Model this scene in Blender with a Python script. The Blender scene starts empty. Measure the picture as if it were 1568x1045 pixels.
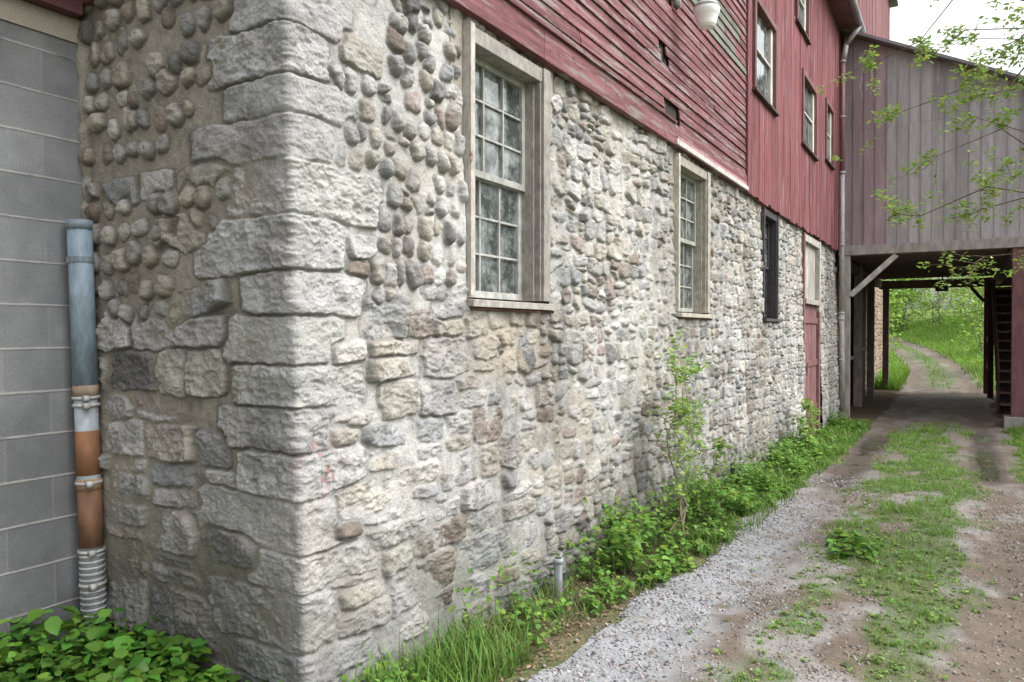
import bpy, math, random
import numpy as np
random.seed(7); rng=np.random.default_rng(7)
S=bpy.context.scene
# ---------------------------------------------------------------- noise
def _h(ix,iy,seed):
    n=(ix.astype(np.int64)*374761393+iy.astype(np.int64)*668265263+seed*1442695041)&0xffffffff
    n=((n^(n>>13))*1274126177)&0xffffffff
    n=n^(n>>16)
    return (n&0xffffff)/float(0xffffff)
def vn(x,y,seed=0):
    x=np.asarray(x,float);y=np.asarray(y,float)
    ix=np.floor(x);iy=np.floor(y);fx=x-ix;fy=y-iy
    fx=fx*fx*(3-2*fx);fy=fy*fy*(3-2*fy)
    a=_h(ix,iy,seed);b=_h(ix+1,iy,seed);c=_h(ix,iy+1,seed);d=_h(ix+1,iy+1,seed)
    return (a*(1-fx)+b*fx)*(1-fy)+(c*(1-fx)+d*fx)*fy
def fbm(x,y,seed=0,o=4,g=.5):
    s=0;a=1;t=0
    for i in range(o):
        s=s+a*vn(x*2**i+i*17.3,y*2**i-i*9.1,seed+i);t+=a;a*=g
    return s/t
def ss(a,b,x):
    t=np.clip((x-a)/(b-a),0,1);return t*t*(3-2*t)
# ---------------------------------------------------------------- mesh helpers
def mk(name,V,F,C,mat,parent=None,smooth=False):
    V=np.asarray(V,np.float32);F=np.asarray(F,np.int32);k=F.shape[1]
    me=bpy.data.meshes.new(name)
    me.vertices.add(len(V));me.vertices.foreach_set('co',V.ravel())
    me.loops.add(F.size);me.loops.foreach_set('vertex_index',F.ravel())
    me.polygons.add(len(F));me.polygons.foreach_set('loop_start',np.arange(0,F.size,k,dtype=np.int32))
    me.polygons.foreach_set('loop_total',np.full(len(F),k,np.int32))
    if smooth: me.polygons.foreach_set('use_smooth',np.ones(len(F),bool))
    me.update(calc_edges=True)
    at=me.color_attributes.new('Col','FLOAT_COLOR','POINT')
    C=np.asarray(C,np.float32)
    if C.shape[1]==3: C=np.concatenate([C,np.ones((len(C),1),np.float32)],1)
    at.data.foreach_set('color',C.ravel())
    me.materials.append(mat)
    ob=bpy.data.objects.new(name,me);S.collection.objects.link(ob)
    if parent: ob.parent=parent
    return ob
def empty(name):
    e=bpy.data.objects.new(name,None);S.collection.objects.link(e);return e
class MB:
    def __init__(s): s.V=[];s.F=[];s.C=[]
    def hexa(s,p,col):
        o=len(s.V);s.V+= [tuple(q) for q in p];s.C+=[tuple(col)]*8
        s.F+=[(o,o+3,o+2,o+1),(o+4,o+5,o+6,o+7),(o,o+1,o+5,o+4),(o+1,o+2,o+6,o+5),(o+2,o+3,o+7,o+6),(o+3,o,o+4,o+7)]
    def box(s,x0,x1,y0,y1,z0,z1,col=(1,1,1)):
        s.hexa([(x0,y0,z0),(x1,y0,z0),(x1,y1,z0),(x0,y1,z0),(x0,y0,z1),(x1,y0,z1),(x1,y1,z1),(x0,y1,z1)],col)
    def beam(s,p0,p1,w,h,col=(1,1,1),up=(0,0,1)):
        p0=np.array(p0,float);p1=np.array(p1,float);d=p1-p0;d/=np.linalg.norm(d)
        u=np.array(up,float)
        if abs(d@u)>.95:u=np.array((1.,0,0))
        a=np.cross(d,u);a/=np.linalg.norm(a);b=np.cross(a,d)
        q=[]
        for p in(p0,p1):
            for sa,sb in((-1,-1),(1,-1),(1,1),(-1,1)): q.append(tuple(p+a*sa*w/2+b*sb*h/2))
        s.hexa(q,col)
    def cyl(s,p0,p1,r0,r1,n=8,col=(1,1,1),cap=True):
        p0=np.array(p0,float);p1=np.array(p1,float);d=p1-p0;L=np.linalg.norm(d)
        if L<1e-6:return
        d/=L;u=np.array((0,0,1.)) if abs(d[2])<.9 else np.array((1.,0,0))
        a=np.cross(d,u);a/=np.linalg.norm(a);b=np.cross(d,a);o=len(s.V)
        for p,r in((p0,r0),(p1,r1)):
            for i in range(n):
                t=2*math.pi*i/n;s.V.append(tuple(p+a*math.cos(t)*r+b*math.sin(t)*r));s.C.append(col)
        for i in range(n):
            j=(i+1)%n;s.F.append((o+i,o+j,o+n+j,o+n+i))
        if cap:
            s.F.append(tuple(o+n+i for i in range(n)));s.F.append(tuple(o+i for i in range(n))[::-1])
    def build(s,name,mat,parent=None,bevel=0,smooth=False):
        me=bpy.data.meshes.new(name);me.from_pydata(s.V,[],s.F);me.update()
        at=me.color_attributes.new('Col','FLOAT_COLOR','POINT')
        C=np.ones((len(s.V),4),np.float32);C[:,:3]=np.array(s.C);at.data.foreach_set('color',C.ravel())
        me.materials.append(mat)
        if smooth:
            for p in me.polygons:p.use_smooth=len(p.vertices)==4
        ob=bpy.data.objects.new(name,me);S.collection.objects.link(ob)
        if parent:ob.parent=parent
        if bevel:
            m=ob.modifiers.new('b','BEVEL');m.width=bevel;m.segments=2;m.limit_method='ANGLE'
        return ob
# ---------------------------------------------------------------- materials
def vmat(name,nscale=(6,6,6),namp=.4,bscale=(30,30,30),bstr=.4,bdist=.01,rough=.85,peel=None,transl=0,spec=.3,wet=False,metal=0,fine=None,bdet=3):
    m=bpy.data.materials.new(name);m.use_nodes=True;nt=m.node_tree;N=nt.nodes;L=nt.links
    P=N['Principled BSDF'];P.inputs['Roughness'].default_value=rough;P.inputs['Specular IOR Level'].default_value=spec
    P.inputs['Metallic'].default_value=metal
    at=N.new('ShaderNodeAttribute');at.attribute_name='Col'
    tc=N.new('ShaderNodeTexCoord')
    def noise(sc,det=2,r=.6):
        mp=N.new('ShaderNodeMapping');mp.inputs['Scale'].default_value=sc;L.new(tc.outputs['Object'],mp.inputs['Vector'])
        n=N.new('ShaderNodeTexNoise');n.inputs['Scale'].default_value=1;n.inputs['Detail'].default_value=det;n.inputs['Roughness'].default_value=r
        L.new(mp.outputs[0],n.inputs['Vector']);return n.outputs['Fac']
    def mrange(x,a,b,c,d):
        r=N.new('ShaderNodeMapRange');r.inputs[1].default_value=a;r.inputs[2].default_value=b;r.inputs[3].default_value=c;r.inputs[4].default_value=d
        L.new(x,r.inputs[0]);return r.outputs[0]
    def mul(c,f):
        v=N.new('ShaderNodeVectorMath');v.operation='SCALE';L.new(c,v.inputs[0]);L.new(f,v.inputs['Scale']);return v.outputs[0]
    c=at.outputs['Color']
    if namp: c=mul(c,mrange(noise(nscale),.3,.7,1-namp,1+namp))
    if fine: c=mul(c,mrange(noise(fine[0],2,.7),.3,.7,1-fine[1],1+fine[1]))
    if peel:
        for (pc,th,sc) in peel:
            f=mrange(noise(sc,5,.65),th,th+.05,0,1)
            mx=N.new('ShaderNodeMix');mx.data_type='RGBA';L.new(f,mx.inputs[0]);L.new(c,mx.inputs[6]);mx.inputs[7].default_value=(*pc,1);c=mx.outputs[2]
    L.new(c,P.inputs['Base Color'])
    if bstr:
        b=N.new('ShaderNodeBump');b.inputs['Strength'].default_value=bstr;b.inputs['Distance'].default_value=bdist
        L.new(noise(bscale,bdet,.65),b.inputs['Height']);L.new(b.outputs[0],P.inputs['Normal'])
    if wet:L.new(at.outputs['Alpha'],P.inputs['Roughness'])
    if transl:
        t=N.new('ShaderNodeBsdfTranslucent');L.new(c,t.inputs['Color']);mx=N.new('ShaderNodeMixShader');mx.inputs[0].default_value=transl
        L.new(P.outputs[0],mx.inputs[1]);L.new(t.outputs[0],mx.inputs[2]);L.new(mx.outputs[0],N['Material Output'].inputs['Surface'])
    return m
M_stone=vmat('stone',(9,9,9),0,(60,60,60),.85,.010,1.0,spec=.04,fine=((130,130,130),.24),bdet=4)
M_block=vmat('concrete_block',(3,3,3),.10,(150,150,150),.6,.005,.95,spec=.1,fine=((190,190,190),.24))
greyw=(.235,.195,.19)
M_clap=vmat('red_clapboard',(2,1.2,25),.32,(20,6,120),.5,.004,.9,peel=[(greyw,.54,(8,1.6,26)),((.38,.33,.32),.66,(9,3,40)),((.11,.06,.062),.63,(5,5,9))],fine=((30,8,90),.22),spec=.08)
M_vert=vmat('red_boards',(3,6,.7),.28,(50,50,4),.5,.004,.9,peel=[((.21,.145,.145),.58,(10,22,1.2)),((.27,.17,.175),.59,(6,9,.8)),((.09,.048,.052),.65,(4,4,1.5))],fine=((60,60,6),.18),spec=.08)
M_conn=vmat('weathered_boards',(5,5,.5),.18,(60,60,4),.4,.004,.7,peel=[((.28,.17,.18),.66,(2.2,2.2,.35)),((.50,.48,.48),.66,(6,6,.6))],fine=((40,40,3),.14))
M_wood=vmat('grey_wood',(12,12,12),.22,(60,60,20),.5,.004,.85,peel=[((.20,.08,.065),.68,(9,9,4))],fine=((70,70,15),.22))
M_wood2=vmat('plain_wood',(8,8,3),.25,(60,60,10),.5,.004,.85)
M_dark=vmat('dark',(5,5,5),.2,rough=.9,bstr=0)
M_metal=vmat('painted_metal',(14,14,5),.25,(40,40,40),.15,.002,.5,spec=.5,fine=((60,60,20),.16))
M_rust=vmat('rusty_metal',(14,14,7),.25,(70,70,70),.3,.003,.7,peel=[((.27,.11,.045),.57,(11,11,5)),((.10,.05,.03),.66,(20,20,10))])
M_leaf=vmat('leaf',(3,3,3),0,(20,20,20),0,.002,.5,transl=.35,spec=.3)
M_bark=vmat('bark',(20,20,8),.3,(60,60,20),.6,.01,.9)
M_ground=vmat('soil_grass',(3,3,3),.25,(40,40,40),.8,.03,.95,fine=((60,60,60),.35),spec=.1)
M_grav=vmat('gravel',(5,5,5),.18,(80,80,80),.6,.008,.9,wet=True,fine=((120,120,120),.45),spec=.4)
M_pebble=vmat('pebble',(30,30,30),0,(90,90,90),0,.003,.9,spec=.2)
M_roof=vmat('roof_metal',(2,2,2),.2,(10,10,10),.2,.01,.5)
M_white=vmat('lamp_glass',(2,2,2),.03,(2,2,2),0,.001,.15,spec=.6)
M_glass=bpy.data.materials.new('old_glass');M_glass.use_nodes=True
nt=M_glass.node_tree;P=nt.nodes['Principled BSDF']
tc=nt.nodes.new('ShaderNodeTexCoord');n=nt.nodes.new('ShaderNodeTexNoise');n.inputs['Scale'].default_value=6;n.inputs['Detail'].default_value=6
n.inputs['Roughness'].default_value=.75
nt.links.new(tc.outputs['Object'],n.inputs['Vector']);r=nt.nodes.new('ShaderNodeValToRGB')
r.color_ramp.elements[0].position=.44;r.color_ramp.elements[0].color=(.045,.055,.05,1);r.color_ramp.elements[1].position=.64;r.color_ramp.elements[1].color=(.26,.29,.29,1)  # dusty mottle; its pale and dark patches paint in part of the reflections
nt.links.new(n.outputs['Fac'],r.inputs[0]);nt.links.new(r.outputs[0],P.inputs['Base Color'])
P.inputs['Roughness'].default_value=.06;P.inputs['IOR'].default_value=1.8
n2=nt.nodes.new('ShaderNodeTexNoise');n2.inputs['Scale'].default_value=5;b=nt.nodes.new('ShaderNodeBump');b.inputs['Strength'].default_value=.25;b.inputs['Distance'].default_value=.01
nt.links.new(tc.outputs['Object'],n2.inputs['Vector']);nt.links.new(n2.outputs['Fac'],b.inputs['Height']);nt.links.new(b.outputs[0],P.inputs['Normal'])

# ---------------------------------------------------------------- ground height
def xc(y):
    y=np.asarray(y,float)
    return np.where(y<25,2.0,np.where(y<50,2.0-(y-25)**2*.004,-.5-(y-50)*.2))
def gz(x,y):
    x=np.asarray(x,float);y=np.asarray(y,float)
    b=np.interp(y,[-50,0,3,8,14,27,60,110,600],[-.14,-.12,-.22,-.38,-.5,-.5,1.0,3.2,5])
    lat=x-xc(y)
    t=-.035*(np.exp(-((lat+.8)/.28)**2)+np.exp(-((lat-.85)/.28)**2))
    bank=np.clip(np.abs(lat)-1.9,0,4)*.22*ss(26,34,y)
    bank=bank+np.clip(lat-2.2,0,8)*.05
    return b+t+bank+.05*(fbm(x*1.3,y*1.3,5,3)-.5)*ss(.2,1,np.abs(x)+.3)+.02*(fbm(x*6,y*6,9,2)-.5)
# ---------------------------------------------------------------- stone walls
BAT=.035
PAL=[((.40,.39,.375),4),((.32,.315,.31),3.4),((.365,.335,.285),2.6),((.47,.455,.43),2.6),((.32,.26,.23),1.0),((.235,.19,.16),1.0),((.19,.185,.18),1.0),((.30,.305,.31),2),((.41,.385,.33),3)]
PW=np.array([p[1] for p in PAL]);PW=PW/PW.sum();PC=np.array([p[0] for p in PAL])
def pick(n=None):return PC[rng.choice(len(PAL),p=PW)]*rng.uniform(.85,1.12)
seeds=[]
def seed(cu,cz,a,b,p=3.2,th=0,cap=1.0,dep=.03,ew=.02,rough=.012,col=None,tilt=.16):
    seeds.append((cu,cz,a,b,p,th,cap,dep,ew,rough,*(pick() if col is None else col),rng.normal()*tilt,rng.normal()*tilt))
def courses(u0,u1,z0,z1,h,w,keep=lambda u,z:True,stack=.3,miss=0,**k):
    z=z0
    while z<z1:
        hh=rng.uniform(*h);u=u0+rng.uniform(-.1,0)
        while u<u1:
            ww=rng.uniform(*w)
            if rng.random()<stack:
                f=rng.uniform(.35,.65)
                parts=[(z,hh*f),(z+hh*f,hh*(1-f))]
            else:parts=[(z,hh)]
            for (zz,h2) in parts:
                if keep(u+ww/2,zz+h2/2) and rng.random()>=miss:
                    kk=dict(k)
                    th=rng.normal()*kk.pop('thv',.12);dep=kk.pop('dep',.03)*rng.uniform(.5,1.4);sj=kk.pop('sj',0);cj=kk.pop('cmul',1)
                    f1,f2=1+rng.normal()*sj,1+rng.normal()*sj
                    if 'p' in kk and sj: kk['p']=kk['p']*rng.uniform(.85,1.6)
                    c=pick()*cj
                    seed(u+ww/2+rng.normal()*(.008+.05*sj),zz+h2/2+rng.normal()*(.01+.05*sj),ww/2*f1,h2/2*f2,th=th,dep=dep,col=c,**kk)
            u+=ww
        z+=hh
quo=[];z=-.9;i=0
while z<3.7:
    hh=rng.choice((.18,.2,.21,.225,.25)) if z>.1 else rng.uniform(.12,.2)
    l,rr=(rng.uniform(.50,.78),rng.uniform(.17,.28)) if i%2 else (rng.uniform(.30,.42),rng.uniform(.34,.62))
    quo.append((-l,rr,z,z+hh));z+=hh;i+=1
def inq(u,z):
    for q in quo:
        if q[0]-.03<u<q[1]+.03 and q[2]<=z<=q[3]:return True
    return False
for q in quo:
    c=np.array((.425,.425,.418))*rng.uniform(.86,1.06)*np.array((1,rng.uniform(.98,1.0),rng.uniform(.93,1.01)))
    seed((q[0]+q[1])/2,(q[2]+q[3])/2,(q[1]-q[0])/2,(q[3]-q[2])/2,p=11,th=rng.normal()*.012,cap=1.08,dep=rng.uniform(.018,.027),ew=.010,rough=rng.choice((.016,.022,.028)),col=c,tilt=.02)
zA=lambda u,z:u<1.34 and z>1.75+.25*(u-.6)
zL=lambda u,z:u<2.3-.5*z and z<1.75
nq=lambda u,z:not inq(u,z)
courses(.33,1.5,1.7,3.6,(.12,.155),(.085,.135),lambda u,z:nq(u,z) and zA(u,z) and not(u<.66 and z>2.9) and not(u<.5 and z<2.3),stack=.06,miss=.04,p=2.5,cap=.87,dep=.042,ew=.03,rough=.015,thv=.28,sj=.11,cmul=.95)
courses(.33,.8,2.9,3.7,(.14,.2),(.25,.4),lambda u,z:nq(u,z) and u<.66,stack=.1,p=7,ew=.008,dep=.022,rough=.018)
courses(.33,.6,1.7,2.3,(.12,.2),(.16,.3),lambda u,z:nq(u,z) and u<.5,stack=.1,p=5,ew=.01,dep=.024,rough=.018)
courses(.2,2.9,-1.0,1.7,(.14,.25),(.2,.5),lambda u,z:nq(u,z) and zL(u,z),stack=.38,p=4.2,cap=1.06,dep=.028,ew=.013,rough=.026,thv=.07)
courses(1.0,17.2,-1.2,3.75,(.10,.19),(.10,.27),lambda u,z:not zA(u,z) and not zL(u,z),stack=.38,p=2.6,cap=1.0,dep=.033,ew=.019,rough=.018,thv=.24,sj=.07)
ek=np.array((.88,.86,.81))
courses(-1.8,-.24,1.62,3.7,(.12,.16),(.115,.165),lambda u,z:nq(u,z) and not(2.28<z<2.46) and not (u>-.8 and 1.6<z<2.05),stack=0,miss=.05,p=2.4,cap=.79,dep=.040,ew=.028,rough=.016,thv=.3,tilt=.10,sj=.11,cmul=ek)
courses(-1.8,-.24,2.28,2.42,(.15,.151),(.3,.5),lambda u,z:nq(u,z),stack=0,p=7,dep=.022,rough=.014)
courses(-.9,-.24,1.62,2.05,(.17,.2),(.3,.5),lambda u,z:nq(u,z) and u>-.8,stack=0,p=8,cap=1.06,dep=.028,ew=.010,rough=.024)
courses(-1.8,-.24,-1.0,1.62,(.15,.27),(.22,.5),lambda u,z:nq(u,z),stack=.35,p=4.4,cap=1.08,dep=.030,ew=.013,rough=.028,thv=.05,cmul=.95)
def field(U,Z,seeds,mort):
    nu,nz=len(U),len(Z)
    UU,ZZ=np.meshgrid(U,Z,indexing='ij')
    wa=.50+.50*ss(.45,.9,np.abs(UU))
    jg=.011*(fbm(UU*38,ZZ*38,91,2)-.5)
    WU=UU+wa*(.055*(fbm(UU*2.2,ZZ*2.2,1,3)-.5)+.026*(fbm(UU*14,ZZ*14,31,3)-.5))+jg
    WZ=ZZ+wa*(.06*(fbm(UU*1.8,ZZ*2.2,51,3)-.5)+.026*(fbm(UU*14,ZZ*14,71,3)-.5))+jg*.8
    F1=np.full((nu,nz),9.);F2=np.full((nu,nz),9.);ID=np.zeros((nu,nz),np.int32)
    for k,s in enumerate(seeds):
        e=1.6*max(s[2],s[3])+.05
        i0,i1=np.searchsorted(U,(s[0]-e,s[0]+e));j0,j1=np.searchsorted(Z,(s[1]-e,s[1]+e))
        if i1<=i0 or j1<=j0:continue
        dx=WU[i0:i1,j0:j1]-s[0];dz=WZ[i0:i1,j0:j1]-s[1];c,sn=math.cos(s[5]),math.sin(s[5])
        a=np.abs((dx*c+dz*sn)/s[2]);b=np.abs((-dx*sn+dz*c)/s[3]);d=(a**s[4]+b**s[4])**(1/s[4])
        f1=F1[i0:i1,j0:j1];f2=F2[i0:i1,j0:j1];idd=ID[i0:i1,j0:j1]
        near=d<f1
        f2[...]=np.where(near,f1,np.minimum(f2,d));idd[near]=k;f1[...]=np.where(near,d,f1)
    A=np.array(seeds);Q=A[ID.ravel()].reshape(nu,nz,-1)
    sc=np.minimum(Q[...,2],Q[...,3])
    dist=np.minimum((F2-F1)*.5,Q[...,6]*1.0-F1+.06)*sc-.004
    e=np.clip(dist/Q[...,8],0,1);prof=np.sqrt(np.clip(1-(1-e)**2,0,1))
    ro=ID*3.713
    f=fbm(UU*9+ro,ZZ*9-ro,101,6,.66)-.5
    rd=np.abs(fbm(UU*12+ro,ZZ*19+ro,131,4,.6)-.5)*-2.4+.35
    st=fbm(UU*7-ro,ZZ*10+ro,151,2)*5;fac=(np.floor(st)+ss(.7,1.,st-np.floor(st)))/5-.5
    H=prof*(Q[...,7]+Q[...,13]*(WU-Q[...,0])*.6+Q[...,14]*(WZ-Q[...,1])*.6+Q[...,9]*(1.3*f+.8*rd+1.1*fac))
    mn=fbm(UU*1.3,ZZ*1.3,201,3);mf=fbm(UU*20,ZZ*20,211,4)
    ml=.005+.013*ss(.45,.67,mn)+.013*(mf-.5)-.005*ss(.6,.3,np.abs(UU))
    H=np.maximum(H,ml)
    mask=ss(.0,.007,H-ml+.001)*ss(-.002,.005,dist)
    col=Q[...,10:13].copy()
    v=.72+.56*fbm(UU*16+ro,ZZ*16-ro,301,5,.7)
    col*=v[...,None]
    M=mort(UU,ZZ)
    smear=ss(.51,.67,fbm(UU*5,ZZ*5,401,5,.6))*.5
    mk_=(mask*(1-smear))[...,None]
    col=col*mk_+M*(.78+.38*fbm(UU*25,ZZ*25,421,3))[...,None]*(1-mk_)
    cr=1-.46*np.exp(-(dist/.005)**2)*ss(.62,.38,mn)
    col*=cr[...,None]
    return UU,ZZ,H,col
def mortmain(U,Z):
    t=fbm(U*.8,Z*.8,501,3)[...,None]
    a=np.array((.465,.455,.43));b=np.array((.40,.37,.315));c=np.array((.33,.30,.24))
    m=a*(1-ss(.44,.64,t))+b*ss(.44,.64,t)
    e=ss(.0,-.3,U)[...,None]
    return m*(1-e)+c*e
wins=[(1.337,2.36,1.76,3.45),(5.145,6.31,1.76,3.45),(9.05,10.11,1.76,3.45),(12.35,14.25,-.75,3.45)]
rC=.012;RC=4*rC/math.pi;yo=RC-rC
U=[-1.75]
while U[-1]<16.76:
    u=U[-1]
    if abs(u)<.016: st=.003
    elif u<0:st=.0052
    else:
        t=math.hypot(2.535,u+2.309)
        st=min(.0045*(t/3.4)**1.7,.024)
    U.append(u+st)
U=np.array(U)
Z=np.concatenate([np.arange(-1.0,-.3,.02),np.arange(-.3,3.62,.0052)])
def snap(A,v):
    A[np.argmin(np.abs(A-v))]=v
for w in wins:
    snap(U,w[0]-yo);snap(U,w[1]-yo);snap(Z,w[2]);snap(Z,w[3])
UU,ZZ,H,col=field(U,Z,seeds,mortmain)
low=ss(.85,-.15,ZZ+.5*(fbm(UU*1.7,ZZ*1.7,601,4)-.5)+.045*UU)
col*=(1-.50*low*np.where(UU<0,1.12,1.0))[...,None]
g=(low*ss(.46,.66,fbm(UU*4,ZZ*4,611,3)))[...,None]*.45
col=col*(1-g)+np.array((.12,.13,.075))*g
drt=ss(.48,.70,fbm(UU*1.6,ZZ*.7,615,4))[...,None]
col*=(1-.20*drt)
stk=(ss(.52,.72,fbm(UU*9,ZZ*.9,616,3))*ss(.4,.6,fbm(UU*.9,ZZ*1.2,618,2)))[...,None]
col*=1-.20*stk
lich=(ss(.58,.68,fbm(UU*7,ZZ*7,617,4))*ss(.42,.58,fbm(UU*1.1,ZZ*1.1,619,2)))[...,None]*.38
col=col*(1-lich)+np.array((.14,.135,.12))*lich
brn=(ss(.55,.7,fbm(UU*2.6+9,ZZ*2.6,623,4)))[...,None]*.16
col=col*(1-brn)+np.array((.27,.215,.155))*brn
gy=col.mean(-1,keepdims=True);col=gy+(col-gy)*.80
col*=(1-.12*ss(-.02,-.1,UU))[...,None]  # end face darkened in the colour, as the side with less light
pst=((np.exp(-((UU-.13)/.12)**2-((ZZ-.98)/.12)**2))*ss(.55,.66,fbm(UU*26,ZZ*26,621,3)))[...,None]*.8
col=col*(1-pst)+np.array((.30,.10,.11))*pst
tanp=(np.exp(-((UU-1.75)/.5)**4-((ZZ-1.5)/.22)**4))[...,None]*.7*ss(.30,.55,fbm(UU*6,ZZ*6,631,3))[...,None]
col=col*(1-tanp)+np.array((.38,.33,.26))*tanp
col*=(.97+.14*ss(.3,.7,fbm(UU*.7+3,ZZ*.7,641,3)))[...,None]
ph=np.clip(UU/rC,-1,1)*math.pi/4-math.pi/4
nx,ny=np.cos(ph),np.sin(ph)
px=np.where(UU<-rC,-RC+(UU+rC),np.where(UU>rC,0,-RC+RC*nx))
py=np.where(UU<-rC,0,np.where(UU>rC,RC+(UU-rC),RC+RC*ny))
edgecut=np.ones_like(UU)
for w in wins:
    inside=(UU>w[0]-yo-.02)&(UU<w[1]-yo+.02)&(ZZ>w[2]-.02)&(ZZ<w[3]+.02)
    edgecut=np.where(inside,.4,edgecut)
H=H*edgecut+.05*(fbm(UU*.9,ZZ*.9,701,2)-.5)*ss(.3,1.2,np.abs(UU))*edgecut
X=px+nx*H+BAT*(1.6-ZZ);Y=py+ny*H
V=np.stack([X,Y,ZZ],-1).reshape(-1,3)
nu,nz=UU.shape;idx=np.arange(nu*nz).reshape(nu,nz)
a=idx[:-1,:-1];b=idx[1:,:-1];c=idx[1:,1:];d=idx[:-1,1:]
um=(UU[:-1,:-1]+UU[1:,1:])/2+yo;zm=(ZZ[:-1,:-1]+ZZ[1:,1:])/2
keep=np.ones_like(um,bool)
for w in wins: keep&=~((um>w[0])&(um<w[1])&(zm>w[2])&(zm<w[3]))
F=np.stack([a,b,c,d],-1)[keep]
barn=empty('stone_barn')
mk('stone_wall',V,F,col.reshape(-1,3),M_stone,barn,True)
sd=[];seeds=sd
courses(-.2,18,-1.2,3.8,(.10,.19),(.12,.3),stack=.35,p=3,dep=.04,ew=.03,rough=.015,thv=.15)
U2=np.arange(0,17.5,.035);Z2=np.arange(-1,3.6,.02)
a2,b2,H2,c2=field(U2,Z2,sd,lambda u,z:np.broadcast_to(np.array((.36,.30,.24)),u.shape+(3,)))
c2=c2*np.array((.85,.72,.62))
V2=np.stack([-.32+H2,16.76+a2,b2],-1).reshape(-1,3);idx=np.arange(a2.size).reshape(a2.shape)
mk('passage_wall',V2,np.stack([idx[:-1,:-1],idx[1:,:-1],idx[1:,1:],idx[:-1,1:]],-1).reshape(-1,4),c2.reshape(-1,3),M_stone,barn,True)

mb=MB();sc_=(.34,.31,.27)
for i,(y0,y1,z0,z1) in enumerate(wins):
    bx=-.03
    mb.box(-.42,bx-.0,y0-.12,y0-.001,z0-.1,z1+.1,sc_);mb.box(-.42,bx,y1+.001,y1+.12,z0-.1,z1+.1,sc_)
    mb.box(-.42,bx-.05,y0,y1,z1+.001,z1+.12,sc_);mb.box(-.42,bx,y0,y1,z0-.12,z0-.001,sc_)
    mb.box(-.5,-.425,y0-.12,y1+.12,z0-.12,z1+.12,(.02,.02,.02))
mb.build('window_reveals',M_stone,barn)
# ---------------------------------------------------------------- windows
def window(y0,y1,z0,z1,col,scol,rows=3,cols=3,cl=.05,cr=.10,gx=-.13):
    m=MB();j=lambda c:tuple(np.array(c)*rng.uniform(.9,1.1))
    fx=.018
    m.box(-.2,fx+.012,y0+.004,y0+cl,z0+.05,z1-.003,j(np.array(col)*1.3));m.box(-.2,fx+.004,y1-cr,y1-.004,z0+.05,z1-.003,j(col))
    m.box(-.2,fx-.012,y0+cl,y1-cr,z1-.10,z1-.004,j(col))
    m.box(-.2,-.045,y1-cr-.035,y1-cr-.001,z0+.05,z1-.10,j(col));m.box(-.2,-.045,y0+cl+.001,y0+cl+.03,z0+.05,z1-.10,j(col))
    m.box(-.2,.0,y1-cr-.02,y1-cr-.0005,z0+.05,z1-.10,j(np.array(col)*.8))
    m.hexa([(-.2,y0-.03,z0+.0),(.075,y0-.03,z0-.015),(.075,y1+.03,z0-.015),(-.2,y1+.03,z0+.0),(-.2,y0-.03,z0+.05),(.075,y0-.03,z0+.028),(.075,y1+.03,z0+.028),(-.2,y1+.03,z0+.05)],j(np.array(col)*1.25))
    m.box(-.02,.045,y0-.01,y1+.01,z0-.035,z0-.016,j((.12,.06,.05)))
    a,b=y0+cl+.03,y1-cr-.035;zm=(z0+z1)/2+.0;r=.045
    for (za,zb,x) in((z0+.055,zm+.02,gx-.03),(zm-.02,z1-.1,gx)):
        m.box(x-.02,x+.02,a,a+r,za,zb,j(scol));m.box(x-.02,x+.02,b-r,b,za,zb,j(scol))
        m.box(x-.02,x+.02,a+r,b-r,za,za+r,j(scol));m.box(x-.02,x+.02,a+r,b-r,zb-r,zb,j(scol))
        for i in range(1,cols):
            yy=a+r+(b-a-2*r)*i/cols;m.box(x-.012,x+.014,yy-.008,yy+.008,za+r,zb-r,j(scol))
        for i in range(1,rows):
            zz=za+r+(zb-za-2*r)*i/rows;m.box(x-.012,x+.0125,a+r,b-r,zz-.008,zz+.008,j(scol))
    m.build('window_frame',M_wood,barn,.003)
    g=MB()
    for (za,zb,x) in((z0+.06,zm,gx-.035),(zm+.001,z1-.1,gx-.005)):
        for i in range(cols):
            for k in range(rows):
                ya=a+r*.5+(b-a-r)*i/cols;yb=a+r*.5+(b-a-r)*(i+1)/cols;zc=za+(zb-za)*k/rows;zd=za+(zb-za)*(k+1)/rows
                t=rng.normal()*.004;t2=rng.normal()*.004
                g.hexa([(x-.006,ya,zc),(x+t,ya,zc),(x+t2,yb,zc),(x-.006,yb,zc),(x-.006,ya,zd),(x-t2,ya,zd),(x-t,yb,zd),(x-.006,yb,zd)],(1,1,1))
    g.build('window_glass',M_glass,barn)
cw=(.29,.27,.245)
window(*wins[0],cw,(.34,.34,.32))
window(*wins[1],(.35,.325,.28),(.34,.34,.31))
window(*wins[2],(.06,.055,.06),(.05,.05,.05),cl=.05,cr=.07)
m=MB();y0,y1,z0,z1=wins[3]
m.box(-.2,.03,y0+.005,y0+.10,z0,z1,(.22,.115,.115));m.box(-.2,.03,y1-.16,y1-.005,2.0,z1,(.42,.40,.36));m.box(-.2,.03,y1-.16,y1-.005,z0,1.99,(.25,.13,.13))
m.box(-.2,.02,y0+.1,y1-.16,z1-.14,z1-.01,(.4,.38,.34));m.box(-.2,.05,y0+.1,y1-.16,2.12,2.22,(.36,.33,.3))
y=y0+.1
while y<y1-.17:
    w=min(.17,y1-.16-y);d=rng.uniform(0,.008)
    m.box(-.12,-.03+d,y+.003,y+w-.003,z0,2.12,tuple(np.array((.22,.115,.118))*rng.uniform(.8,1.15)))
    m.box(-.13,-.06+d,y+.003,y+w-.003,2.22,z1-.14,tuple(np.array((.40,.38,.34))*rng.uniform(.85,1.1)));y+=w
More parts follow.
